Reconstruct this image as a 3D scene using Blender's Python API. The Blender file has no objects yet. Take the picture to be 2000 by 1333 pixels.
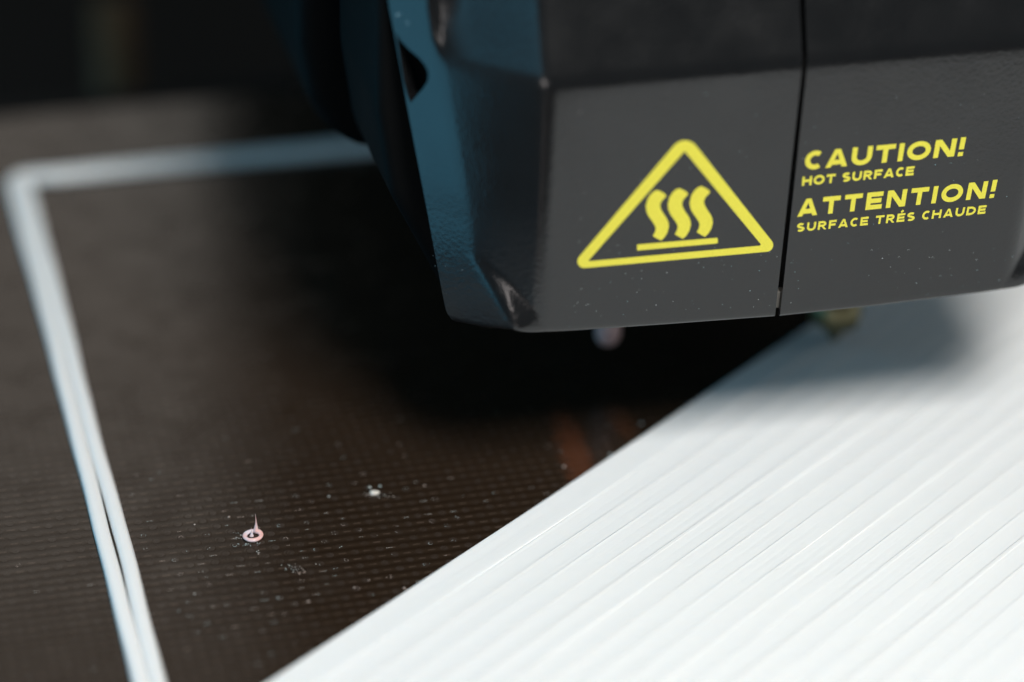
import bpy, bmesh, math, random
from mathutils import Vector, Matrix
from mathutils.geometry import tessellate_polygon
random.seed(7)
sc = bpy.context.scene
col = sc.collection

# ------------------------------------------------------------------ camera
# 1 unit = 1 cm.  Calibrated macro camera: 108 mm lens looking down at the bed.
PSI, ELEV, ROLL, FPX, HC = 0.26485, 0.52217, 0.02475, 6000.0, 16.968
fwd = Vector((math.sin(PSI)*math.cos(ELEV), math.cos(PSI)*math.cos(ELEV), -math.sin(ELEV)))
rt0 = Vector((math.cos(PSI), -math.sin(PSI), 0))
up0 = rt0.cross(fwd)
RT = math.cos(ROLL)*rt0 + math.sin(ROLL)*up0
UP = -math.sin(ROLL)*rt0 + math.cos(ROLL)*up0
CAM = Vector((0, 0, HC))
cam = bpy.data.cameras.new('camera')
co = bpy.data.objects.new('camera', cam)
col.objects.link(co)
m3 = Matrix((RT, UP, -fwd)).transposed()
co.matrix_world = Matrix.Translation(CAM) @ m3.to_4x4()
cam.sensor_width = 36
cam.lens = FPX/2000*36
cam.clip_start, cam.clip_end = 1, 400
cam.dof.use_dof = True
cam.dof.focus_distance = 30.45
cam.dof.aperture_fstop = 0.108/1.45
cam.dof.aperture_blades = 0
sc.camera = co

def at(x, y, plane=0.0, ax=2):
    """point of the photograph (2000 px wide) on a horizontal (ax=2) or upright (ax=1) plane"""
    d = fwd + RT*((x-1000)/FPX) - UP*((y-666.5)/FPX)
    return CAM + d*((plane-CAM[ax])/d[ax])
def px(P):
    d = Vector(P)-CAM
    z = d.dot(fwd)
    return 1000+FPX*d.dot(RT)/z, 666.5-FPX*d.dot(UP)/z

# ------------------------------------------------------------------ world, lamps, exposure
w = bpy.data.worlds.new('World')
sc.world = w
w.use_nodes = True
w.node_tree.nodes['Background'].inputs[0].default_value = (0.78, 0.95, 1.0, 1)
w.node_tree.nodes['Background'].inputs[1].default_value = 0.07
sc.view_settings.view_transform = 'Standard'
sc.view_settings.look = 'None'
sc.view_settings.exposure = 0
sc.view_settings.gamma = 1
sc.cycles.use_denoising = True
sc.cycles.max_bounces = 8
sc.cycles.caustics_reflective = False
sc.cycles.caustics_refractive = False

def area(name, loc, target, sx, sy, radiance, color):
    l = bpy.data.lights.new(name, 'AREA')
    l.shape = 'RECTANGLE'
    l.size, l.size_y = sx, sy
    l.energy = radiance*math.pi*sx*sy
    l.color = color
    o = bpy.data.objects.new(name, l)
    col.objects.link(o)
    o.location = loc
    o.rotation_euler = (Vector(target)-Vector(loc)).to_track_quat('-Z', 'Y').to_euler()
    return o
HEAD = Vector((9.5, 26, 2))
area('key_lamp', (10.8, 6.5, 30.0), (8.5, 27, 1), 11, 11, 35, (1.0, 0.965, 0.92))
area('window_light', (-32, 38, -2), (-6, 38, -2), 52, 50, 1.45, (0.15, 0.61, 0.92))
area('window_light', (-32, -1, 27), (-6, 10, 15), 30, 26, 1.2, (0.15, 0.61, 0.92))
area('room_light', (24, 78, 29), (8, 29, 0), 60, 24, .62, (1.0, 0.90, 0.80))
area('side_fill', (46, 20, 15), (10, 27, 1), 44, 30, .55, (0.86, 0.95, 1.0))  # fill lamp added to lighten the head's shadow on the raft
area('glint_lamp', (-4.6, 6.6, 5.0), (6.6, 25, 2.3), 5.0, 2.2, 9, (1.0, 0.91, 0.88))  # small warm lamp added to make glints on the cover's lower corner

# ------------------------------------------------------------------ helpers
def link(name, me, mat, parent=None):
    o = bpy.data.objects.new(name, me)
    col.objects.link(o)
    if mat and not me.materials:
        me.materials.append(mat)
    if parent:
        o.parent = parent
    return o
def mesh(name, verts, faces, mat, parent=None, smooth=False):
    me = bpy.data.meshes.new(name)
    me.from_pydata([tuple(v) for v in verts], [], faces)
    me.update()
    if smooth:
        me.polygons.foreach_set('use_smooth', [True]*len(me.polygons))
    return link(name, me, mat, parent)
def frombm(name, bm, mat, parent=None, smooth=False):
    me = bpy.data.meshes.new(name)
    bmesh.ops.recalc_face_normals(bm, faces=bm.faces)
    bm.to_mesh(me)
    bm.free()
    if smooth:
        me.polygons.foreach_set('use_smooth', [True]*len(me.polygons))
    return link(name, me, mat, parent)
def empty(name, loc, label, cat, group=None):
    o = bpy.data.objects.new(name, None)
    col.objects.link(o)
    o.location = loc
    o.empty_display_size = .5
    o['label'] = label
    o['category'] = cat
    if group:
        o['group'] = group
    return o
def keep(o, parent):
    """parent without moving (the parent is a translated empty)"""
    o.parent = parent
    o.matrix_parent_inverse = Matrix.Translation(-parent.location)
    return o
def box(name, lo, hi, mat, parent=None, bev=0.0, seg=3):
    bm = bmesh.new()
    bmesh.ops.create_cube(bm, size=1)
    lo, hi = Vector(lo), Vector(hi)
    for v in bm.verts:
        v.co = Vector([(lo[i]+hi[i])/2+v.co[i]*(hi[i]-lo[i]) for i in range(3)])
    if bev:
        bmesh.ops.bevel(bm, geom=bm.edges[:], offset=bev, segments=seg, affect='EDGES', profile=.5)
    o = frombm(name, bm, mat, None, bool(bev))
    return keep(o, parent) if parent else o
def lathe(name, prof, centre, mat, parent, n=40, axis=None):
    vs, fs = [], []
    for (r, z) in prof:
        for k in range(n):
            a = 2*math.pi*k/n
            vs.append(Vector((r*math.cos(a), r*math.sin(a), z)))
    for j in range(len(prof)-1):
        for k in range(n):
            fs.append((j*n+k, j*n+(k+1) % n, (j+1)*n+(k+1) % n, (j+1)*n+k))
    fs.append(tuple(range(n))[::-1])
    fs.append(tuple(range((len(prof)-1)*n, len(prof)*n)))
    if axis is not None:
        q = Vector((0, 0, 1)).rotation_difference(Vector(axis))
        vs = [q @ v for v in vs]
    vs = [v+Vector(centre) for v in vs]
    o = mesh(name, vs, fs, mat, None, True)
    return keep(o, parent) if parent else o

# ------------------------------------------------------------------ materials
def mat(name, color, rough=.5, **kw):
    m = bpy.data.materials.new(name)
    m.use_nodes = True
    b = m.node_tree.nodes['Principled BSDF']
    b.inputs['Base Color'].default_value = (*color, 1)
    b.inputs['Roughness'].default_value = rough
    for k, v in kw.items():
        b.inputs[k.replace('_', ' ')].default_value = v
    return m, m.node_tree, b
def N(nt, t, **kw):
    n = nt.nodes.new(t)
    for k, v in kw.items():
        setattr(n, k, v)
    return n
def math_(nt, op, a, b=None, c=None, clamp=False):
    n = N(nt, 'ShaderNodeMath', operation=op, use_clamp=clamp)
    for i, v in enumerate((a, b, c)):
        if v is None:
            continue
        if isinstance(v, (int, float)):
            n.inputs[i].default_value = v
        else:
            nt.links.new(v, n.inputs[i])
    return n.outputs[0]
def noise(nt, vec, scale, detail=2, rough=.5):
    n = N(nt, 'ShaderNodeTexNoise')
    n.inputs['Scale'].default_value = scale
    n.inputs['Detail'].default_value = detail
    n.inputs['Roughness'].default_value = rough
    nt.links.new(vec, n.inputs['Vector'])
    return n.outputs['Fac']
def remap(nt, v, a, b, c, d):
    n = N(nt, 'ShaderNodeMapRange')
    n.inputs[1].default_value, n.inputs[2].default_value = a, b
    n.inputs[3].default_value, n.inputs[4].default_value = c, d
    nt.links.new(v, n.inputs[0])
    return n.outputs[0]
def mixc(nt, f, a, b):
    n = N(nt, 'ShaderNodeMix', data_type='RGBA')
    if isinstance(f, float):
        n.inputs[0].default_value = f
    else:
        nt.links.new(f, n.inputs[0])
    for i, v in ((6, a), (7, b)):
        if isinstance(v, tuple):
            n.inputs[i].default_value = (*v, 1)
        else:
            nt.links.new(v, n.inputs[i])
    return n.outputs[2]
def bump(nt, h, strength, dist, b):
    n = N(nt, 'ShaderNodeBump')
    n.inputs['Strength'].default_value = strength
    n.inputs['Distance'].default_value = dist
    nt.links.new(h, n.inputs['Height'])
    nt.links.new(n.outputs[0], b.inputs['Normal'])
    return n

# black moulded plastic with a fine leather-like grain
def grain_plastic(name, color, rough, strength):
    m, nt, b = mat(name, color, rough, IOR=1.58)
    tc = N(nt, 'ShaderNodeTexCoord').outputs['Object']
    vor = N(nt, 'ShaderNodeTexVoronoi', feature='SMOOTH_F1')
    vor.inputs['Scale'].default_value = 26
    vor.inputs['Smoothness'].default_value = .8
    nt.links.new(tc, vor.inputs['Vector'])
    n1 = noise(nt, tc, 75, 2, .5)
    n0 = noise(nt, tc, 1.1, 5, .6)
    h = math_(nt, 'ADD', math_(nt, 'MULTIPLY', n1, .5), math_(nt, 'MULTIPLY', vor.outputs['Distance'], .8))
    nt.links.new(remap(nt, n0, .32, .72, rough-.035, rough+.10), b.inputs['Roughness'])
    bump(nt, h, strength, .004, b)
    return m
COVER = grain_plastic('black_grained_plastic', (.006, .0063, .007), .17, .48)
BODY, nt, b = mat('matt_black_plastic', (.0028, .003, .0032), .6, Specular_IOR_Level=.05)
bump(nt, noise(nt, N(nt, 'ShaderNodeTexCoord').outputs['Object'], 30, 2), .2, .004, b)
YEL, nt, b = mat('yellow_print_ink', (.86, .80, .085), .45)
nz = noise(nt, N(nt, 'ShaderNodeTexCoord').outputs['Object'], 60, 3)
nt.links.new(mixc(nt, remap(nt, nz, .35, .7, 0, 1), (.70, .63, .050), (.78, .71, .066)), b.inputs['Base Color'])
DARK, nt, b = mat('dark_interior', (.003, .003, .003), .7)
BRASS, nt, b = mat('brass', (.28, .245, .14), .5, Metallic=1.0)
bump(nt, noise(nt, N(nt, 'ShaderNodeTexCoord').outputs['Object'], 25, 2), .15, .01, b)
PINK, nt, b = mat('pink_plastic', (.80, .50, .49), .25)
nz = noise(nt, N(nt, 'ShaderNodeTexCoord').outputs['Object'], 7, 2)
nt.links.new(mixc(nt, remap(nt, nz, .35, .65, 0, 1), (.78, .70, .76), (.86, .50, .46)), b.inputs['Base Color'])
b.inputs['Subsurface Weight'].default_value = .3
b.inputs['Subsurface Radius'].default_value = (.03, .015, .015)
CERAM, nt, b = mat('pale_pink_ceramic', (.46, .32, .32), .4)
RES, nt, b = mat('plastic_residue', (.55, .60, .60), .35)
nz = noise(nt, N(nt, 'ShaderNodeTexCoord').outputs['Object'], 3, 2)
nt.links.new(mixc(nt, remap(nt, nz, .4, .6, 0, 1), (.33, .42, .43), (.45, .36, .32)), b.inputs['Base Color'])
DUST, nt, b = mat('pale_dust', (.34, .44, .47), .7)
nz = noise(nt, N(nt, 'ShaderNodeTexCoord').outputs['Object'], 2.5, 1)
nt.links.new(mixc(nt, remap(nt, nz, .4, .6, 0, 1), (.24, .42, .48), (.5, .52, .54)), b.inputs['Base Color'])
TRAY, nt, b = mat('black_tray_plastic', (.0028, .003, .003), .75)
b.inputs['Specular IOR Level'].default_value = .15
bump(nt, noise(nt, N(nt, 'ShaderNodeTexCoord').outputs['Object'], 8, 2), .2, .01, b)
ROD, nt, b = mat('dull_steel', (.065, .042, .022), .6, Specular_IOR_Level=.1)
bump(nt, noise(nt, N(nt, 'ShaderNodeTexCoord').outputs['Object'], 12, 2), .2, .01, b)

# glossy white filament
WHITE, nt, b = mat('white_filament', (.86, .88, .885), .28, IOR=1.47)
b.inputs['Subsurface Weight'].default_value = .5
b.inputs['Subsurface Radius'].default_value = (.22, .24, .26)
tc = N(nt, 'ShaderNodeTexCoord').outputs['Object']
mp = N(nt, 'ShaderNodeMapping')
mp.inputs['Scale'].default_value = (.5, 22, 22)
nt.links.new(tc, mp.inputs['Vector'])
n1 = noise(nt, mp.outputs[0], 1.1, 3)
n2 = noise(nt, tc, 28, 2)
bump(nt, math_(nt, 'ADD', n1, math_(nt, 'MULTIPLY', n2, .10)), .30, .018, b)

# perforated brown board: rows every 1.25 mm, staggered filled holes every 2.5 mm
A = .25
O0 = at(439.8, 1081.8)
BOARD, nt, b = mat('brown_perforated_board', (.03, .02, .015), .3, IOR=1.5)
geo = N(nt, 'ShaderNodeNewGeometry').outputs['Position']
sp = N(nt, 'ShaderNodeSeparateXYZ')
nt.links.new(geo, sp.inputs[0])
wob = noise(nt, geo, 2.2, 2)
wobn = noise(nt, geo, 9, 2)
u = math_(nt, 'DIVIDE', math_(nt, 'SUBTRACT', sp.outputs[0], O0.x), A)
v = math_(nt, 'DIVIDE', math_(nt, 'SUBTRACT', sp.outputs[1], O0.y), A)
def dots(du, dv):
    fu = math_(nt, 'SUBTRACT', math_(nt, 'FRACT', math_(nt, 'ADD', u, .5+du)), .5)
    fv = math_(nt, 'SUBTRACT', math_(nt, 'FRACT', math_(nt, 'ADD', v, .5+dv)), .5)
    r = math_(nt, 'SQRT', math_(nt, 'ADD', math_(nt, 'POWER', math_(nt, 'ABSOLUTE', fu), 2),
                                math_(nt, 'POWER', math_(nt, 'ABSOLUTE', fv), 2)))
    return r
r = math_(nt, 'MINIMUM', dots(0, 0), dots(.5, .5))
dot = remap(nt, r, .12, .20, 1, 0)
ringm = math_(nt, 'MULTIPLY', remap(nt, r, .13, .17, 0, 1), remap(nt, r, .19, .23, 1, 0))
band = math_(nt, 'COSINE', math_(nt, 'MULTIPLY', v, 4*math.pi))      # +1 on rows of holes, -1 between
band01 = math_(nt, 'MULTIPLY_ADD', band, .5, .5)
base = mixc(nt, band01, (.0170, .0100, .0058), (.030, .0192, .0122))
base = mixc(nt, math_(nt, 'MULTIPLY', dot, remap(nt, wobn, .35, .65, .15, .8)), base, (.046, .035, .029))
# short dashes half way between the holes
def dashes(du, dv):
    fu = math_(nt, 'ABSOLUTE', math_(nt, 'SUBTRACT', math_(nt, 'FRACT', math_(nt, 'ADD', u, .5+du)), .5))
    fv = math_(nt, 'ABSOLUTE', math_(nt, 'SUBTRACT', math_(nt, 'FRACT', math_(nt, 'ADD', v, .5+dv)), .5))
    return math_(nt, 'MULTIPLY', remap(nt, fu, .10, .19, 1, 0), remap(nt, fv, .03, .07, 1, 0))
dd = math_(nt, 'MAXIMUM', dashes(.5, 0), dashes(0, .5))
base = mixc(nt, math_(nt, 'MULTIPLY', dd, remap(nt, noise(nt, geo, 5, 2), .36, .60, .05, .85)), base, (.070, .049, .037))
base = mixc(nt, remap(nt, wob, .3, .75, 0, .35), base, (.021, .0128, .0078))
# two orange-brown patches in the board colour near the edge of the white raft
def orange_patch(prev, p0, p1, wd, colr, amt):
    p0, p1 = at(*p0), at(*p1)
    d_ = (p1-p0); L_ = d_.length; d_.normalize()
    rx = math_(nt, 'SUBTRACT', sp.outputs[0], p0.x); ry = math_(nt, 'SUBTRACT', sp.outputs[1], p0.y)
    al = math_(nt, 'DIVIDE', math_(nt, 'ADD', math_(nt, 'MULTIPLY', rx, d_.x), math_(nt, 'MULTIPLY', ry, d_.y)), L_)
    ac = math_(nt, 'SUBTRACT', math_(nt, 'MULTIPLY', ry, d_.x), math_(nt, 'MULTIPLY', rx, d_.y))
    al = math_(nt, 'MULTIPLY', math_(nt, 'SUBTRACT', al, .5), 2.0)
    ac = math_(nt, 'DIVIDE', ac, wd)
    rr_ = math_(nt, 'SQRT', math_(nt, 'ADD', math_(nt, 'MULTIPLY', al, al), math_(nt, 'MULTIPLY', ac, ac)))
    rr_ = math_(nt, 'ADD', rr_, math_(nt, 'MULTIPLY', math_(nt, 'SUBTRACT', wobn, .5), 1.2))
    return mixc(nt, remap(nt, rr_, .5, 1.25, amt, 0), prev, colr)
base = orange_patch(base, (1095, 800), (1155, 985), .17, (.15, .048, .022), .38)
base = orange_patch(base, (1195, 790), (1235, 860), .14, (.12, .042, .018), .3)
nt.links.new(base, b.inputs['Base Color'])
nt.links.new(remap(nt, wob, .3, .7, .16, .30), b.inputs['Roughness'])
hh = math_(nt, 'ADD', math_(nt, 'MULTIPLY', band01, .6), math_(nt, 'MULTIPLY', ringm, .35))
hh = math_(nt, 'ADD', hh, math_(nt, 'MULTIPLY', noise(nt, geo, 60, 2), .25))
bump(nt, hh, .22, .006, b)

# ------------------------------------------------------------------ the setting
def struct(o):
    o['kind'] = 'structure'
    return o
base_tray = struct(box('printer_base', (-1.5, -30, -7), (60, 90, -6), TRAY))
ob = empty('print_board', (7, 21, -.16), 'dark brown perforated print board with rows of tiny filled holes under everything', 'print board')
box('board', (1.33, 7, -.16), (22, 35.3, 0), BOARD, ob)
fr = box('heated_bed', (1.27, 6.6, -1.1), (22.4, 36.1, -.163), TRAY, ob, .05)
# upright bar far behind the board, out of focus
rb = at(205, 120, -2.0)
rod = empty('guide_rod', (rb.x, rb.y, -6), 'blurred dull upright rod standing behind the far edge of the board at top left', 'rod')
dirup = Vector((0, 0, 1))
lathe('shaft', [(.30, 0), (.30, 4.9)], (rb.x+.15, 41.0, -6.0), ROD, rod)
lathe('rod_collar', [(.42, 0), (.46, .05), (.46, .5), (.42, .55)], (rb.x+.15, 41.0, -5.99), ROD, rod)

# ------------------------------------------------------------------ white raft of filament strands
E0 = at(540, 1333)
ang = math.radians(36.4)
T = Vector((math.cos(ang), math.sin(ang), 0))
NN = Vector((math.sin(ang), -math.cos(ang), 0))
raft = empty('printed_raft', (E0.x, E0.y, 0), 'large white printed sheet of parallel diagonal plastic strands filling the lower right', '3d print')
PITCH = .262
RH = .10
def strand_mesh(wd, length, seed, first=False):
    rnd = random.Random(seed)
    prof = []
    n = 24
    for i in range(n+1):
        s = i/n
        q = min(1.0, s*1.12)
        z = RH - .0048 + .0048*abs(2*q-1)**1.2 + .0030*math.exp(-((s-.045)/.035)**2)
        prof.append((s*wd, z))
    if first:
        prof = [(0, .0), (-.010, .02), (-.012, .045)] + [(.006, RH-.035), (.02, RH-.012)] + prof[2:]
    else:
        prof = [(0, 0.0)]+prof
    prof += [(wd, 0.0)]
    cuts = 60
    vs, fs = [], []
    ph = [rnd.uniform(0, 6.28) for _ in range(3)]
    for j in range(cuts+1):
        tt = length*j/cuts
        wv = .0022*math.sin(tt*1.1+ph[0])+.0014*math.sin(tt*2.9+ph[1])
        hv = .0025*math.sin(tt*1.7+ph[2])
        for k, (a_, z_) in enumerate(prof):
            vs.append((tt, -(a_+wv), z_+(hv if z_ > .04 else 0)))
    m = len(prof)
    for j in range(cuts):
        for k in range(m-1):
            fs.append((j*m+k, j*m+k+1, (j+1)*m+k+1, (j+1)*m+k))
    fs.append(tuple(range(m))[::-1])
    fs.append(tuple(cuts*m+k for k in range(m)))
    me = bpy.data.meshes.new('strand')
    me.from_pydata(vs, [], fs)
    me.materials.append(WHITE)
    bm = bmesh.new(); bm.from_mesh(me)
    bmesh.ops.recalc_face_normals(bm, faces=bm.faces)
    bm.to_mesh(me); bm.free()
    me.polygons.foreach_set('use_smooth', [len(p.vertices) == 4 for p in me.polygons])
    return me
LEN = 31
vari = [strand_mesh(PITCH*(1.12+e), LEN, i) for i, e in enumerate((0.004, .0, .008, .002, .006, .003))]
first_m = strand_mesh(PITCH*1.5, LEN, 99, True)
for i in range(56):
    me = first_m if i == 0 else vari[random.randrange(6)]
    o = bpy.data.objects.new('strand', me)
    col.objects.link(o)
    o.parent = raft
    off = 0 if i == 0 else PITCH*(i+.5)+random.uniform(-.013, .013)
    p = NN*off + T*(-.62+random.uniform(-.05, .05))
    o.location = (p.x, p.y, random.uniform(-.0006, .0006) if i else 0)
    o.rotation_euler = (random.uniform(-.006, .006), 0, ang+random.uniform(-.0006, .0006))

# ------------------------------------------------------------------ skirt: two white strands round the corner
skirt = empty('skirt_outline', (2.86, 33.5, 0), 'white double line of plastic with a square corner, along the left of the dark board', 'plastic outline')
def sweep(name, path, wd, ht, mat_, parent):
    prof = [(-wd/2, 0), (-wd/2*1.02, ht*.45), (-wd*.36, ht*.9), (-wd*.15, ht), (wd*.15, ht), (wd*.36, ht*.9), (wd/2*1.02, ht*.45), (wd/2, 0)]
    vs, fs = [], []
    m = len(prof)
    for i, p in enumerate(path):
        a = path[max(0, i-1)]; c = path[min(len(path)-1, i+1)]
        d = (c-a).normalized()
        nrm = Vector((-d.y, d.x, 0))
        for (s, z) in prof:
            vs.append(p+nrm*s+Vector((0, 0, z)))
    for i in range(len(path)-1):
        for k in range(m-1):
            fs.append((i*m+k, i*m+k+1, (i+1)*m+k+1, (i+1)*m+k))
        fs.append((i*m+m-1, i*m, (i+1)*m, (i+1)*m+m-1))
    fs.append(tuple(range(m))); fs.append(tuple((len(path)-1)*m+k for k in range(m))[::-1])
    o = mesh(name, vs, fs, mat_, None, True)
    bm = bmesh.new(); bm.from_mesh(o.data); bmesh.ops.recalc_face_normals(bm, faces=bm.faces); bm.to_mesh(o.data); bm.free()
    return keep(o, parent)
def skirt_path(off, gapf):
    cx, cy, r_ = 2.86, 33.5, .12+off
    pts = []
    y = 22.12
    while y < cy-.3:
        pts.append(Vector((cx-off+gapf(y)+.006*math.sin(y*1.3)+.003*math.sin(y*4.1), y, 0)))
        y += .35
    for k in range(7):
        a = math.pi*(1-k/12)
        pts.append(Vector((cx+.12+r_*math.cos(a), cy-.12+r_*math.sin(a), 0)))
    x = cx+.5
    while x < 17:
        pts.append(Vector((x, cy+off+.009*math.sin(x*1.7), 0)))
        x += .35
    return pts
def gap(y):
    # the two strands drift apart for a short stretch and close again
    return .014*math.exp(-((y-25.4)/1.15)**2)
sweep('strand', skirt_path(.078, lambda y: -gap(y)), .158, .07, WHITE, skirt)
sweep('strand', skirt_path(-.078, lambda y: gap(y)), .154, .07, WHITE, skirt)

# ------------------------------------------------------------------ print head
YF = 25.066
head = empty('extruder', (9.55, 28.0, 0), 'black 3D printer print head with yellow hot surface warning hanging over the board', 'print head')
def lerp(pts, x):
    if x <= pts[0][0]:
        return pts[0][1]
    for (a, fa), (b_, fb) in zip(pts, pts[1:]):
        if x <= b_:
            return fa+(fb-fa)*(x-a)/(b_-a)
    return pts[-1][1]
def smooth(t):
    t = max(0, min(1, t))
    return t*t*(3-2*t)
zbp = [(lambda P: (P.x, P.z))(at(x, y, YF, 1)) for x, y in ((1000, 655), (1100, 651), (1300, 637), (1521, 620.5), (1700, 601.5), (1900, 577), (2000, 563), (2100, 549))]
zbp = [(5.8, zbp[0][1]-.33), (6.1, zbp[0][1]-.25), (6.35, zbp[0][1]-.17), (6.6, zbp[0][1]-.09)]+zbp
ZB0 = 2.0
ZC = 4.735
LEAN = math.tan(math.radians(24))
def yfront(z):
    t = z-ZC
    k = .10
    return YF + LEAN*(t if t > k else (0 if t < -k else (t+k)**2/(4*k)))
XM = 9.58      # seam
def seam_x(z):
    return 9.53+(z-1.96)*(9.622-9.53)/(4.75-1.96)
ridge_px = [(0, 830), (80, 838), (140, 850), (200, 860), (300, 878), (360, 888), (420, 898), (500, 905), (620, 918), (700, 925)]
sil_px = [(0, 757), (70, 771), (205, 795), (400, 835), (640, 880), (700, 890)]
NF = Vector((-math.cos(math.radians(37)), -math.sin(math.radians(37)), 0))
DF = Vector((-math.sin(math.radians(37)), math.cos(math.radians(37)), 0))
XT = 7.19
AZ1, AZ2, AZF = math.radians(27), math.radians(35), math.radians(53)
def corner(z, Lc):
    """front plane -> tight bend -> long dark chamfer -> bend -> side facet; returned from the facet to the front"""
    yf = YF
    P = Vector((XT, yf, 0))
    az = 0.0
    pts = [(P.copy(), Vector((0, -1, 0)))]
    def run(a0, a1, length, n):
        nonlocal P
        for k in range(n):
            a = a0+(a1-a0)*(k+.5)/n
            P = P+Vector((-math.cos(a), math.sin(a), 0))*(length/n)
            e = a0+(a1-a0)*(k+1)/n
            pts.append((P.copy(), Vector((-math.sin(e), -math.cos(e), 0))))
    A1 = math.radians(lerp([(2.0, 33), (5.0, 37)], z))
    run(0, A1, .20, 12)
    run(A1, A1+math.radians(6), Lc, 22)
    run(A1+math.radians(6), AZF, .17, 9)
    # the lean-back above the crease fades out towards the side facet
    dy = yfront(z)-YF
    m = len(pts)-1
    return [(p+Vector((0, dy*smooth((1-i_/m)/.42), 0)), n_) for i_, (p, n_) in enumerate(pts)][::-1]
def outline(z):
    """chamfer width and side depth at height z, tuned so the corner keeps its measured width"""
    zz = min(max(z, 2.05), 6.6)
    Lc = .6
    for _ in range(12):
        P = corner(zz, Lc)[0][0]
        x, y = px((P.x, P.y, zz))
        Lc = max(.2, min(1.6, Lc+(x-lerp(ridge_px, y))/190))
    D = .7
    P = corner(zz, Lc)[0][0]
    for _ in range(12):
        Q = P+DF*D
        x, y = px((Q.x, Q.y, zz))
        D = max(.2, min(2.2, D+(x-lerp(sil_px, y))/150))
    return Lc, D
def facet_point(z):
    Lc, D = outline(z)
    return corner(z, Lc)[0][0]
NFAC, NFLAT = 10, 12
def zrows():
    rows = []
    rb_ = .045
    for k in (4, 3, 2, 1, 0):                # curled bottom edge
        a = math.pi/2*k/4
        rows.append((ZB0+rb_*(1-math.sin(a)), rb_*(1-math.cos(a))))
    z = ZB0+rb_
    while z < 4.6:
        z += .045 if z < 3.3 else .09
        rows.append((z, 0))
    while z < 4.92:
        z += .02
        rows.append((z, 0))
    while z < 7.6:
        z += .15
        rows.append((z, 0))
    return rows
ROWS = zrows()
def cover_half(side):
    vs, fs = [], []
    n = 0
    for (z, inset) in ROWS:
        Lc, D = outline(z)
        h0 = z-ZB0
        rr = .17
        if h0 < rr:
            D = D-rr+math.sqrt(max(0, rr*rr-(rr-h0)**2))
        yf = yfront(z)
        cp = corner(z, Lc)
        F0 = cp[0][0]
        ring = []
        for k in range(NFAC):
            ring.append((F0+DF*(D*(1-k/NFAC)), NF))
        m_ = len(cp)-1
        for k, (P, nv) in enumerate(cp):
            a = k/m_
            t1 = (yf-P.y)/nv.y
            t2 = (F0-P).dot(NF)/max(.15, nv.dot(NF))
            t1, t2 = max(0, t1), max(0, t2)
            kk = .05
            ds = -kk*math.log(math.exp(-t1/kk)+math.exp(-t2/kk))
            ds = max(0, ds)
            hh_ = .04+1.0*max(0.0, 1-a)**1.15
            e_ = .35*max(0.0, hh_-h0)
            k2 = .02
            f_ = -k2*math.log(math.exp(-ds/k2)+math.exp(-e_/k2))
            ring.append((P+nv*max(0.0, f_), nv))
        sx = seam_x(z)-.026
        for k in range(1, NFLAT+1):
            t = k/NFLAT
            x = XT+(sx-XT)*t
            ring.append((Vector((x, yf, 0)), Vector((0, -1, 0))))
        n = len(ring)
        for (P, nv) in ring:
            P = P-nv*inset
            x, y = P.x, P.y
            if side > 0:
                x = 2*seam_x(z)-x
            zz = z+(lerp(zbp, x)-ZB0)*(1-smooth((z-2)/2.6))
            vs.append(Vector((x, y, zz)))
    for j in range(len(ROWS)-1):
        for k in range(n-1):
            f = (j*n+k, j*n+k+1, (j+1)*n+k+1, (j+1)*n+k)
            fs.append(f if side < 0 else f[::-1])
    return vs, fs, n
def hole_poly():
    return [(773, 64), (781, 80), (798, 98), (817, 114), (829, 129), (835, 144), (833, 161), (822, 177), (809, 191), (799, 203),
            (793, 188), (787, 165), (782, 135), (778, 105), (775, 84)]
def inside(poly, x, y):
    c = False
    for i in range(len(poly)):
        x1, y1 = poly[i]; x2, y2 = poly[i-1]
        if (y1 > y) != (y2 > y) and x < (x2-x1)*(y-y1)/(y2-y1)+x1:
            c = not c
    return c
def build_cover(side):
    vs, fs, n = cover_half(side)
    bm = bmesh.new()
    bv = [bm.verts.new(v) for v in vs]
    for f in fs:
        bm.faces.new([bv[i] for i in f])
    hb = hole_poly()
    if side < 0:
        # finer grid on the side panel, then cut the snap-fit opening through it
        reg = [f for f in bm.faces if all((i_ % n) <= NFAC for i_ in [v.index for v in f.verts])] if False else []
    bm.verts.index_update()
    o = None
    me = bpy.data.meshes.new('cover_shell')
    bm.to_mesh(me); bm.free()
    me.polygons.foreach_set('use_smooth', [True]*len(me.polygons))
    me.materials.append(COVER)
    return me, n
def opening_cutter():
    """prism through the side panel, in the shape of the snap-fit opening"""
    P0 = facet_point(5.2)
    def on_side(x, y):
        d = fwd + RT*((x-1000)/FPX) - UP*((y-666.5)/FPX)
        t = (P0-CAM).dot(NF)/d.dot(NF)
        return CAM+d*t
    loop = [on_side(*p) for p in hole_poly()]
    bm = bmesh.new()
    a = [bm.verts.new(p+NF*.25) for p in loop]
    b_ = [bm.verts.new(p-NF*.35) for p in loop]
    m = len(loop)
    for i in range(m):
        bm.faces.new((a[i], a[(i+1) % m], b_[(i+1) % m], b_[i]))
    bm.faces.new(a[::-1]); bm.faces.new(b_)
    bmesh.ops.recalc_face_normals(bm, faces=bm.faces)
    me = bpy.data.meshes.new('cut'); bm.to_mesh(me); bm.free()
    return bpy.data.objects.new('cut', me), loop
cut, hole_loop = opening_cutter()
col.objects.link(cut)
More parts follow.
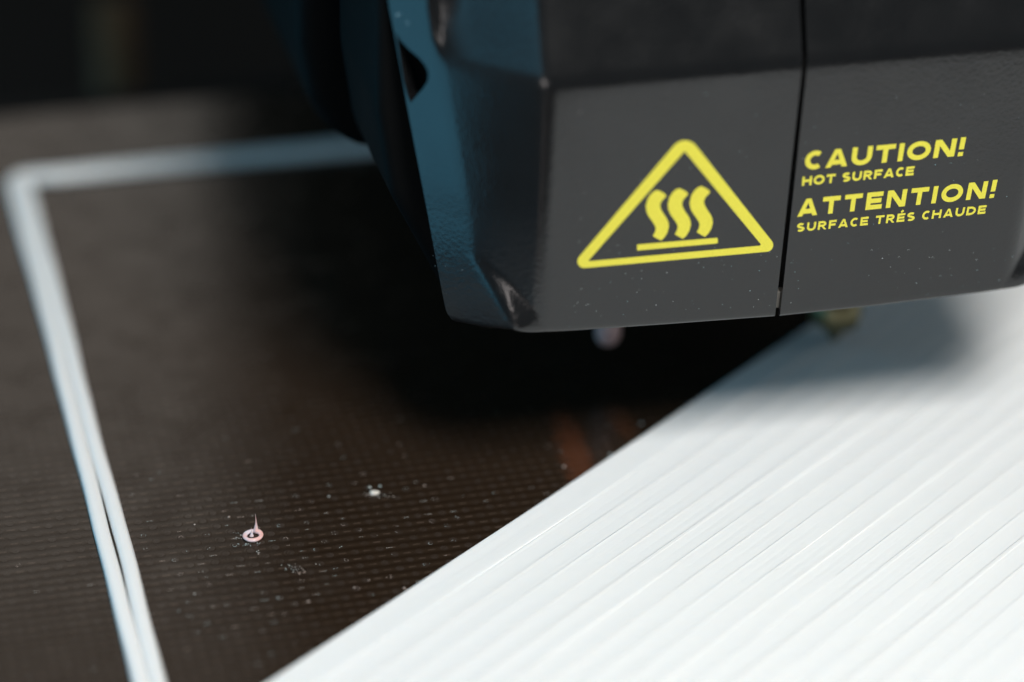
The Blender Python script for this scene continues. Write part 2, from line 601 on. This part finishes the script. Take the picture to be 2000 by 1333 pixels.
for side in (-1, 1):
    me, n = build_cover(side)
    o = bpy.data.objects.new('cover_shell', me)
    col.objects.link(o)
    sm = o.modifiers.new('s', 'SOLIDIFY'); sm.thickness = .14; sm.offset = -1
    if side < 0:
        bo = o.modifiers.new('b', 'BOOLEAN'); bo.operation = 'DIFFERENCE'; bo.object = cut; bo.solver = 'EXACT'
    bpy.context.view_layer.update()
    ev = o.evaluated_get(bpy.context.evaluated_depsgraph_get())
    nm = bpy.data.meshes.new_from_object(ev)
    o.modifiers.clear()
    o.data = nm
    nm.name = 'cover_shell'
    if not nm.materials:
        nm.materials.append(COVER)
    # keep hard edges sharp
    bm = bmesh.new(); bm.from_mesh(nm)
    for e in bm.edges:
        e.smooth = not (len(e.link_faces) == 2 and e.calc_face_angle(0) > math.radians(48))
    bm.to_mesh(nm); bm.free()
    keep(o, head)
    o['label'] = 'left half of the front cover with warning triangle' if side < 0 else 'right half of the front cover with yellow lettering'
bpy.data.objects.remove(cut)

# interior and rear bodies
box('inner_housing', (7.7, 26.3, 2.6), (11.4, 28.4, 5.6), DARK, head, .1)
box('reflection_blocker', (6.75, 33.0, 2.3), (19.0, 44.0, 12.0), BODY, head, .3)  # unseen block added to keep the room light's reflection off the board
box('seam_rib', (9.36, 25.22, 2.12), (9.78, 25.7, 4.7), DARK, head, .01)
P = at(1524, 578, 25.17, 1)
box('clip_tab', (P.x-.09, 25.125, P.z-.11), (P.x+.09, 25.3, P.z+.07), grain_plastic('dusty_grey_plastic', (.10, .095, .085), .6, .2), head, .006)
# post seen through the side opening
P = hole_loop[0].lerp(hole_loop[9], .5)-NF*.5
box('latch_block', (P.x, P.y-.25, P.z-.55), (P.x+.35, P.y+.5, P.z+.45), COVER, head, .06)
def prism(name, pts, y0, y1, mat_, parent, bev=.12):
    f = [at(x, y, y0, 1) for x, y in pts]
    bm = bmesh.new()
    a = [bm.verts.new(p) for p in f]
    b_ = [bm.verts.new((p.x, y1, p.z)) for p in f]
    m = len(f)
    for i in range(m):
        bm.faces.new((a[i], a[(i+1) % m], b_[(i+1) % m], b_[i]))
    bm.faces.new(a[::-1]); bm.faces.new(b_)
    bmesh.ops.recalc_face_normals(bm, faces=bm.faces)
    bmesh.ops.bevel(bm, geom=bm.edges[:], offset=bev, segments=3, affect='EDGES', profile=.5)
    return keep(frombm(name, bm, mat_, None, True), parent)
prism('fan_duct', [(735, -250), (735, 215), (762, 380), (880, 590), (1000, 625), (1450, 600), (1500, -250)], 26.35, 28.2, BODY, head)
prism('rear_body', [(575, -420), (580, 90), (600, 195), (640, 262), (700, 300), (1650, 215), (1650, -420)], 28.6, 32.6, BODY, head, .2)
# hot end below the covers
NZ = at(1628, 664, RH)
lathe('nozzle', [(.035, 0), (.05, .0), (.11, .12), (.27, .24), (.30, .26), (.30, .55), (.22, .57), (.22, 1.2)], (NZ.x, NZ.y, RH+.012), BRASS, head, 6)
box('heater_block', (NZ.x-.75, NZ.y-.5, 1.0), (NZ.x+.75, NZ.y+.6, 2.1), grain_plastic('dark_aluminium', (.12, .12, .12), .5, .2), head, .05)
PB = at(1184, 735, 0)
lathe('probe_tip', [(.04, .42), (.10, .43), (.135, .50), (.14, .62), (.14, 1.3)], (PB.x, PB.y, 0), CERAM, head)
lathe('probe_collar', [(.22, 1.3), (.24, 1.34), (.24, 2.2)], (PB.x, PB.y, 0), BODY, head)

# ------------------------------------------------------------------ yellow print on the cover
YP = YF-.0022
def flat_print(name, loops, parent, depth=.0016, keepp=True):
    """loops: outer loop then holes, in photo pixels, laid on the upright front face"""
    L3 = [[at(x, y, YP, 1) for x, y in lp] for lp in loops]
    tri = tessellate_polygon([[Vector((p.x, p.z, 0)) for p in lp] for lp in L3])
    flat = [p for lp in L3 for p in lp]
    nV = len(flat)
    vs = flat+[p+Vector((0, depth, 0)) for p in flat]
    fs = [tuple(t) for t in tri]
    k = 0
    for lp in L3:
        m = len(lp)
        for i in range(m):
            a, b_ = k+i, k+(i+1) % m
            fs.append((a, b_, b_+nV, a+nV))
        k += m
    me = bpy.data.meshes.new(name)
    me.from_pydata([tuple(v) for v in vs], [], fs)
    me.materials.append(YEL)
    bm = bmesh.new(); bm.from_mesh(me); bmesh.ops.recalc_face_normals(bm, faces=bm.faces); bm.to_mesh(me); bm.free()
    o = bpy.data.objects.new(name, me)
    col.objects.link(o)
    return o
def rounded(pts, radii, seg=9):
    out = []
    m = len(pts)
    for i in range(m):
        p = Vector(pts[i]); a = (Vector(pts[i-1])-p).normalized(); c = (Vector(pts[(i+1) % m])-p).normalized()
        r_ = radii[i]
        half = math.acos(max(-1, min(1, a.dot(c))))/2
        d = r_/math.tan(half)
        cen = p+(a+c).normalized()*(r_/math.sin(half))
        s = p+a*d-cen; e = p+c*d-cen
        a0 = math.atan2(s.y, s.x); a1 = math.atan2(e.y, e.x)
        da = (a1-a0+math.pi) % (2*math.pi)-math.pi
        for k in range(seg+1):
            t = a0+da*k/seg
            out.append((cen.x+r_*math.cos(t), cen.y+r_*math.sin(t)))
    return out
def from_crop(pts, ox=0, oy=0):
    return [(1100+(x+ox)/4.039, 230+(y+oy)/4.039) for x, y in pts]
outer = rounded(from_crop([(964, 116), (1706, 1050), (42, 1198)]), [28, 13, 13])
inner = rounded(from_crop([(958, 265), (1568, 1010), (193, 1135)]), [1.2, 2.5, 1.2], 4)
tri_o = flat_print('warning_triangle', [outer, inner], head)
keep(tri_o, head)
wave = [(745, 573), (720, 580), (690, 606), (665, 645), (652, 700), (658, 745), (675, 780), (700, 815), (722, 850), (731, 872), (726, 900), (708, 935),
        (740, 954), (772, 971), (798, 946), (822, 908), (834, 860), (830, 825), (815, 793), (790, 758), (770, 722), (764, 695), (772, 665), (789, 645), (812, 622), (806, 606), (780, 588)]
for ox, oy in ((0, 0), (173, -14), (346, -30)):
    wv_ = flat_print('heat_wave', [from_crop(wave, ox, oy)], head)
    wv_.parent = tri_o
    wv_.matrix_parent_inverse = tri_o.matrix_parent_inverse @ Matrix.Identity(4)
    wv_.matrix_parent_inverse = Matrix.Identity(4)
barp = rounded(from_crop([(583, 1003), (1219, 949), (1219, 993), (583, 1049)]), [2, 2, 2, 2], 4)
bp = flat_print('surface_bar', [barp], head)
bp.parent = tri_o

# drawn capitals: strokes on a cap height of 1, listed with the letter's width
def arc(cx, cy, rx, ry, a0, a1, n=14):
    return [(cx+rx*math.cos(math.radians(a0+(a1-a0)*k/n)), cy+ry*math.sin(math.radians(a0+(a1-a0)*k/n))) for k in range(n+1)]
def glyph(ch, h):
    """strokes (centre lines) for stroke width 2h"""
    t, b_, = 1-h, h
    if ch == 'I':
        return 2*h, [[(h, 0), (h, 1)]]
    if ch == '!':
        return 2*h, [[(h, .36), (h, 1.03)], [(h, -.02), (h, .20)]]
    if ch == 'T':
        W = 1.0
        return W, [[(0, t), (W, t)], [(W/2, 0), (W/2, t)]]
    if ch == 'H':
        W = 1.08
        return W, [[(h, 0), (h, 1)], [(W-h, 0), (W-h, 1)], [(h, .52), (W-h, .52)]]
    if ch in 'E\u00c9':
        W = .92
        st = [[(h, 0), (h, 1)], [(h, t), (W, t)], [(h, .5), (W*.93, .5)], [(h, b_), (W, b_)]]
        if ch != 'E':
            st.append([(.40, 1.13), (.62, 1.36)])
        return W, st
    if ch == 'F':
        W = .88
        return W, [[(h, 0), (h, 1)], [(h, t), (W, t)], [(h, .47), (W*.9, .47)]]
    if ch == 'A':
        W = 1.14
        return W, [('q', (0, 0), (2.15*h, 0), (W/2-h*1.1, 1), (W/2+h*.7, 1)), ('q', (W-2.15*h, 0), (W, 0), (W/2-h*.7, 1), (W/2+h*1.1, 1)), [(W*.24, .27), (W*.76, .27)]]
    if ch == 'N':
        W = 1.10
        return W, [[(h, 0), (h, 1)], [(W-h, 0), (W-h, 1)], ('q', (W-2.5*h, 0), (W, 0), (0, 1), (2.5*h, 1))]
    if ch == 'U':
        W = 1.05
        r = W/2-h
        return W, [[(h, 1), (h, .45)]+arc(W/2, .45, r, .45-b_+.02, 180, 360)+[(W-h, .45), (W-h, 1)]]
    if ch == 'O':
        W = 1.22
        return W, [arc(W/2, .5, W/2-h, .52-h, 90, 450, 36)]
    if ch == 'C':
        W = .90
        return W, [arc(W/2+.06, .5, W/2+.06-h, .52-h, 52, 308, 28)]
    if ch == 'D':
        W = 1.08
        return W, [[(h, 0), (h, 1)], [(h, t), (W*.42, t)]+arc(W*.42, .5, W*.58-h, .5-h, 88, -88, 20)+[(W*.42, b_), (h, b_)]]
    if ch == 'R':
        W = 1.0
        r = (t-.46)/2
        return W, [[(h, 0), (h, 1)], [(h, t), (W*.5, t)]+arc(W*.5, t-r, W*.44-h, r, 88, -88, 14)+[(W*.5, .46), (h, .46)], ('q', (W-2.2*h, 0), (W+.02, 0), (W*.42-h, .46+h*.4), (W*.42+h, .46+h*.4))]
    if ch == 'S':
        W = .92
        a = arc(W/2, .5+(t-.5)/2+.005, W/2-h, (t-.5)/2+.005, 38, 180, 12)
        c = arc(W/2, b_+(.5-b_)/2-.005, W/2-h, (.5-b_)/2+.005, 0, -142, 12)
        mid = [(h+.06, .60), (W*.5, .50), (W-h-.06, .40)]
        return W, [a+mid+c]
    return .52, []
def ribbon(pts, hw):
    L, Rr = [], []
    pts = [p for i_, p in enumerate(pts) if i_ == 0 or (Vector(p)-Vector(pts[i_-1])).length > 1e-3]
    closed = (Vector(pts[0])-Vector(pts[-1])).length < 1e-4
    m = len(pts)
    for i in range(m):
        p = Vector(pts[i])
        a = Vector(pts[i-1]) if i else (Vector(pts[-2]) if closed else None)
        c = Vector(pts[i+1]) if i < m-1 else (Vector(pts[1]) if closed else None)
        d1 = (p-a).normalized() if a is not None else (c-p).normalized()
        d2 = (c-p).normalized() if c is not None else d1
        n1 = Vector((-d1.y, d1.x)); n2 = Vector((-d2.y, d2.x))
        nn = (n1+n2).normalized()
        k = hw/max(.5, nn.dot(n1))
        L.append(p+nn*k); Rr.append(p-nn*k)
    return L, Rr
def lettering(text, bl, br, cap, lean, spacing, hw):
    rnd = random.Random(len(text))
    total = 0
    place = []
    for ch in text:
        W, st = glyph(ch, hw)
        place.append((ch, total, st))
        total += W + (spacing if ch != ' ' else spacing*.3)
    total -= spacing
    for ch, x0, st in place:
        if not st:
            continue
        vs, fs = [], []
        for q, stroke in enumerate(st):
            if stroke[0] == 'q':
                L, Rr = [Vector(stroke[1]), Vector(stroke[3])], [Vector(stroke[2]), Vector(stroke[4])]
            else:
                L, Rr = ribbon(stroke, hw)
            rows_ = []
            for lft, rgt in zip(L, Rr):
                row = []
                for P2 in (lft, rgt):
                    t = (x0+P2.x)/total
                    s = P2.y
                    X = bl[0]+(br[0]-bl[0])*t+s*cap*(lean[0]+(lean[1]-lean[0])*t)
                    Y = bl[1]+(br[1]-bl[1])*t-s*cap
                    row.append(at(X, Y, YP-q*.00025, 1))
                rows_.append(row)
            b0 = len(vs)
            m = len(rows_)
            for a_, c_ in rows_:
                vs += [a_, c_, Vector((a_.x, YF-.0003, a_.z)), Vector((c_.x, YF-.0003, c_.z))]
            for k in range(m-1):
                o_ = b0+4*k
                fs += [(o_, o_+1, o_+5, o_+4), (o_+1, o_+3, o_+7, o_+5), (o_+2, o_, o_+4, o_+6)]
            fs += [(b0, b0+2, b0+3, b0+1), (b0+4*m-4, b0+4*m-3, b0+4*m-1, b0+4*m-2)]
        o = mesh('letter', vs, fs, YEL)
        keep(o, head)
lettering('CAUTION!', (1571, 332.3), (1880, 304.3), 35.0, (.10, .20), .19, .130)
lettering('HOT SURFACE', (1566, 363.6), (1784, 342.6), 17.6, (.10, .16), .20, .128)
lettering('ATTENTION!', (1557, 424.0), (1941, 386.0), 33.6, (.10, .22), .25, .130)
lettering('SURFACE TR\u00c9S CHAUDE', (1555.5, 453.6), (1924, 417.6), 16.4, (.12, .20), .27, .120)

# ------------------------------------------------------------------ dust on the cover (stuff) 
def flake(vs, fs, c, ax, bx, nx, s, rnd, k=5, thick=.4):
    """small irregular crumb with real thickness: centre c, in-plane axes ax/bx, normal nx"""
    b0 = len(vs)
    off = rnd.uniform(0, 6.28)
    for i in range(k):
        a = off+2*math.pi*i/k
        rr = s*rnd.uniform(.45, 1.0)
        vs.append(c+ax*(rr*math.cos(a))+bx*(rr*math.sin(a)))
    vs.append(c+nx*(s*thick))
    for i in range(k):
        fs.append((b0+i, b0+(i+1) % k, b0+k))
    fs.append(tuple(b0+i for i in range(k))[::-1])
rnd = random.Random(3)
vs, fs = [], []
FX, FZ, FN = Vector((1, 0, 0)), Vector((0, 0, 1)), Vector((0, -1, 0))
for _ in range(230):
    x = rnd.uniform(1085, 2000)
    y = rnd.uniform(170, 640) if rnd.random() < .45 else rnd.uniform(470, 640)
    P = at(x, y, YF-.0004, 1)
    if P.z < lerp(zbp, P.x)+.06 or P.z > 4.6 or abs(P.x-seam_x(P.z)) < .05:
        continue
    s = rnd.choice((.003, .003, .004, .005, .0065)) * rnd.uniform(.7, 1.2)
    if rnd.random() < .12:
        for q in range(4):       # a short curled fibre
            flake(vs, fs, P+FX*(.007*q)+FZ*(.006*math.sin(q*1.2)), FX, FZ, FN, .003, rnd)
    else:
        flake(vs, fs, P, FX, FZ, FN, s, rnd)
# on the side facet and the rounded corner
for (x, y, s) in ((776, 30, .02), (779, 28, .015), (783, 26, .010), (794, 44, .015), (797, 46, .012), (829, 321, .006), (850, 520, .008), (870, 520, .007), (872, 573, .006),
                  (868, 573, .006), (903, 528, .008), (867, 548, .005), (846, 500, .006), (820, 305, .005)):
    d = fwd + RT*((x-1000)/FPX) - UP*((y-666.5)/FPX)
    P = Vector((0, 0, 3.5))
    for _ in range(5):
        P0 = facet_point(P.z)+NF*.001
        P = CAM+d*((P0-CAM).dot(NF)/d.dot(NF))
    flake(vs, fs, P, DF, FZ, NF, s*.7, rnd)
dust = mesh('dust_specks', vs, fs, DUST)
keep(dust, head)
dust['kind'] = 'stuff'

# ------------------------------------------------------------------ white plastic residue in the holes of the board (stuff)
rnd = random.Random(11)
vs, fs = [], []
EX, EY, EZ = Vector((1, 0, 0)), Vector((0, 1, 0)), Vector((0, 0, 1))
def raft_dist(P):
    return (P-E0).dot(NN)
for i in range(-14, 34):
    for j in range(-22, 34):
        jj, ii = j*.5, i+(.5 if j % 2 else 0)
        P = Vector((O0.x+ii*A, O0.y+jj*A, 0))
        x, y = px(P)
        if raft_dist(P) > -.06 or abs(P.x-2.86) < .25 or x > 1250 or x < -40 or y < 800:
            continue
        dens = .55 if 250 < x < 900 else .06
        dens *= math.exp(-((y-(1130-.12*(x-400)))/150)**2)
        if x > 620 and y < 1020:
            dens = max(dens, .15)
        if rnd.random() > dens:
            continue
        P = P+EX*rnd.uniform(-.02, .02)+EY*rnd.uniform(-.015, .015)+EZ*.0006
        t = rnd.random()
        if t < .42:        # dash along the row, between two holes
            P = P+EX*(A/2)
            k = rnd.randint(3, 7)
            for q in range(k):
                flake(vs, fs, P+EX*(.011*(q-k/2))+EY*rnd.uniform(-.003, .003), EX, EY, EZ, rnd.uniform(.004, .0075), rnd)
        elif t < .62:      # broken ring of residue round the hole
            R0 = rnd.uniform(.018, .026)
            a0 = rnd.uniform(0, 6.28)
            for q in range(9):
                a = a0+q*.5
                if rnd.random() < .75:
                    flake(vs, fs, P+EX*(R0*math.cos(a))+EY*(R0*1.1*math.sin(a)), EX, EY, EZ, rnd.uniform(.003, .006), rnd)
        else:
            for q in range(rnd.randint(1, 4)):
                flake(vs, fs, P+EX*rnd.gauss(0, .015)+EY*rnd.gauss(0, .012), EX, EY, EZ, rnd.uniform(.003, .0085), rnd)
for (cx_, cy_, n_, sx_, sy_) in ((487, 1063, 26, 22, 4), (463, 1048, 12, 9, 6), (566, 1110, 22, 22, 6), (590, 1118, 14, 16, 3), (504, 1078, 8, 6, 4), (728, 966, 26, 20, 4), (750, 970, 10, 14, 2)):
    for _ in range(n_):
        P = at(cx_+rnd.gauss(0, sx_*.6), cy_+rnd.gauss(0, sy_*.6))
        if raft_dist(P) < -.05:
            flake(vs, fs, P+EZ*.0006, (EX+EY*rnd.uniform(-.4, .4)), EY, EZ, rnd.uniform(.004, .011), rnd)
for (cx_, cy_, s_) in ((447, 1010, .022), (776, 1172, .026), (1102, 912, .022), (1192, 888, .02), (1252, 828, .02), (602, 1175, .018), (380, 1160, .014), (829, 949, .016), (642, 970, .018), (790, 1149, .018),
                       (804, 1150, .014), (543, 1168, .015), (692, 1148, .013), (380, 1025, .012)):
    P = at(cx_, cy_)
    if raft_dist(P) < -.05:
        flake(vs, fs, P+EZ*.0006, EX, EY, EZ, s_, rnd, 7, .6)
res = mesh('plastic_residue', vs, fs, RES)
res['kind'] = 'stuff'
res['label'] = 'tiny pale crumbs of plastic stuck in the holes of the board'

# ------------------------------------------------------------------ pink ring with a thread
RC = at(494, 1045, .03)
ring = empty('plastic_ring', (RC.x, RC.y, 0), 'tiny pink plastic ring with a thin thread standing up from it, on the dark board', 'plastic ring')
def torus():
    vs, fs = [], []
    n1, n2 = 44, 14
    for i in range(n1):
        a = 2*math.pi*i/n1
        R0 = .080+.004*math.sin(a*2+.5)
        d = abs((a-.9+math.pi) % (2*math.pi)-math.pi)
        r_ = .0235+.007*math.exp(-(d/.5)**2)+.002*math.sin(3*a)
        cz = .026
        for j in range(n2):
            b_ = 2*math.pi*j/n2
            vs.append(Vector(((R0+r_*math.cos(b_))*math.cos(a), (R0*1.05+r_*math.cos(b_))*math.sin(a), max(0.0005, cz*.8+r_*.78*math.sin(b_)))))
    for i in range(n1):
        for j in range(n2):
            fs.append((i*n2+j, ((i+1) % n1)*n2+j, ((i+1) % n1)*n2+(j+1) % n2, i*n2+(j+1) % n2))
    return [v+Vector((RC.x, RC.y, 0)) for v in vs], fs
tv, tf = torus()
keep(mesh('ring', tv, tf, PINK, None, True), ring)
def spike(name, base, tip, r0, parent, m_=PINK):
    pts = []
    n = 12
    vs, fs = [], []
    ns = 9
    for i in range(n+1):
        t = i/n
        c = base.lerp(tip, t)+EX*(.004*math.sin(t*3))
        rr = r0*((1-t)**2.4*.72+.20*(1-t)+.02)
        for k in range(ns):
            a = 2*math.pi*k/ns
            vs.append(c+EX*(rr*math.cos(a))+EY*(rr*math.sin(a)))
    for i in range(n):
        for k in range(ns):
            fs.append((i*ns+k, i*ns+(k+1) % ns, (i+1)*ns+(k+1) % ns, (i+1)*ns+k))
    fs.append(tuple(range(n*ns, n*ns+ns)))
    return keep(mesh(name, vs, fs, m_, None, True), parent)
B1 = Vector((RC.x+.073*math.cos(.95), RC.y+.077*math.sin(.95), .035))
bx, by = px(B1)
dz = (by-1003)/(math.cos(ELEV)*195)
tipx = B1+EZ*dz
tx, ty = px(tipx)
tipx += EX*((498.5-tx)/197)
spike('thread', B1, tipx, .030, ring)
B2 = at(491.5, 1047, .0)
spike('nib', B2, B2+Vector((-.004, 0, .10)), .024, ring)

# pale crumb further back on the board
CP = at(731, 964)
crumb = empty('plastic_crumb', (CP.x, CP.y, 0), 'tiny pale crumb on the dark board, behind and right of the pink ring', 'crumb')
bm = bmesh.new()
bmesh.ops.create_icosphere(bm, subdivisions=2, radius=1)
rr = random.Random(5)
for v_ in bm.verts:
    v_.co *= rr.uniform(.8, 1.15)
    v_.co = Vector((v_.co.x*.05, v_.co.y*.035, max(-.002, v_.co.z*.03)))+Vector((CP.x, CP.y, .002))
CRM, nt, b = mat('ivory_crumb', (.75, .72, .66), .5)
keep(frombm('crumb_body', bm, CRM), crumb)
for dx in (-.035, .07):
    bm = bmesh.new()
    bmesh.ops.create_icosphere(bm, subdivisions=1, radius=.016)
    for v_ in bm.verts:
        v_.co = v_.co*rr.uniform(.8, 1.1)+Vector((CP.x+dx, CP.y+.05, .045))
    keep(frombm('crumb_fleck', bm, RES), crumb)
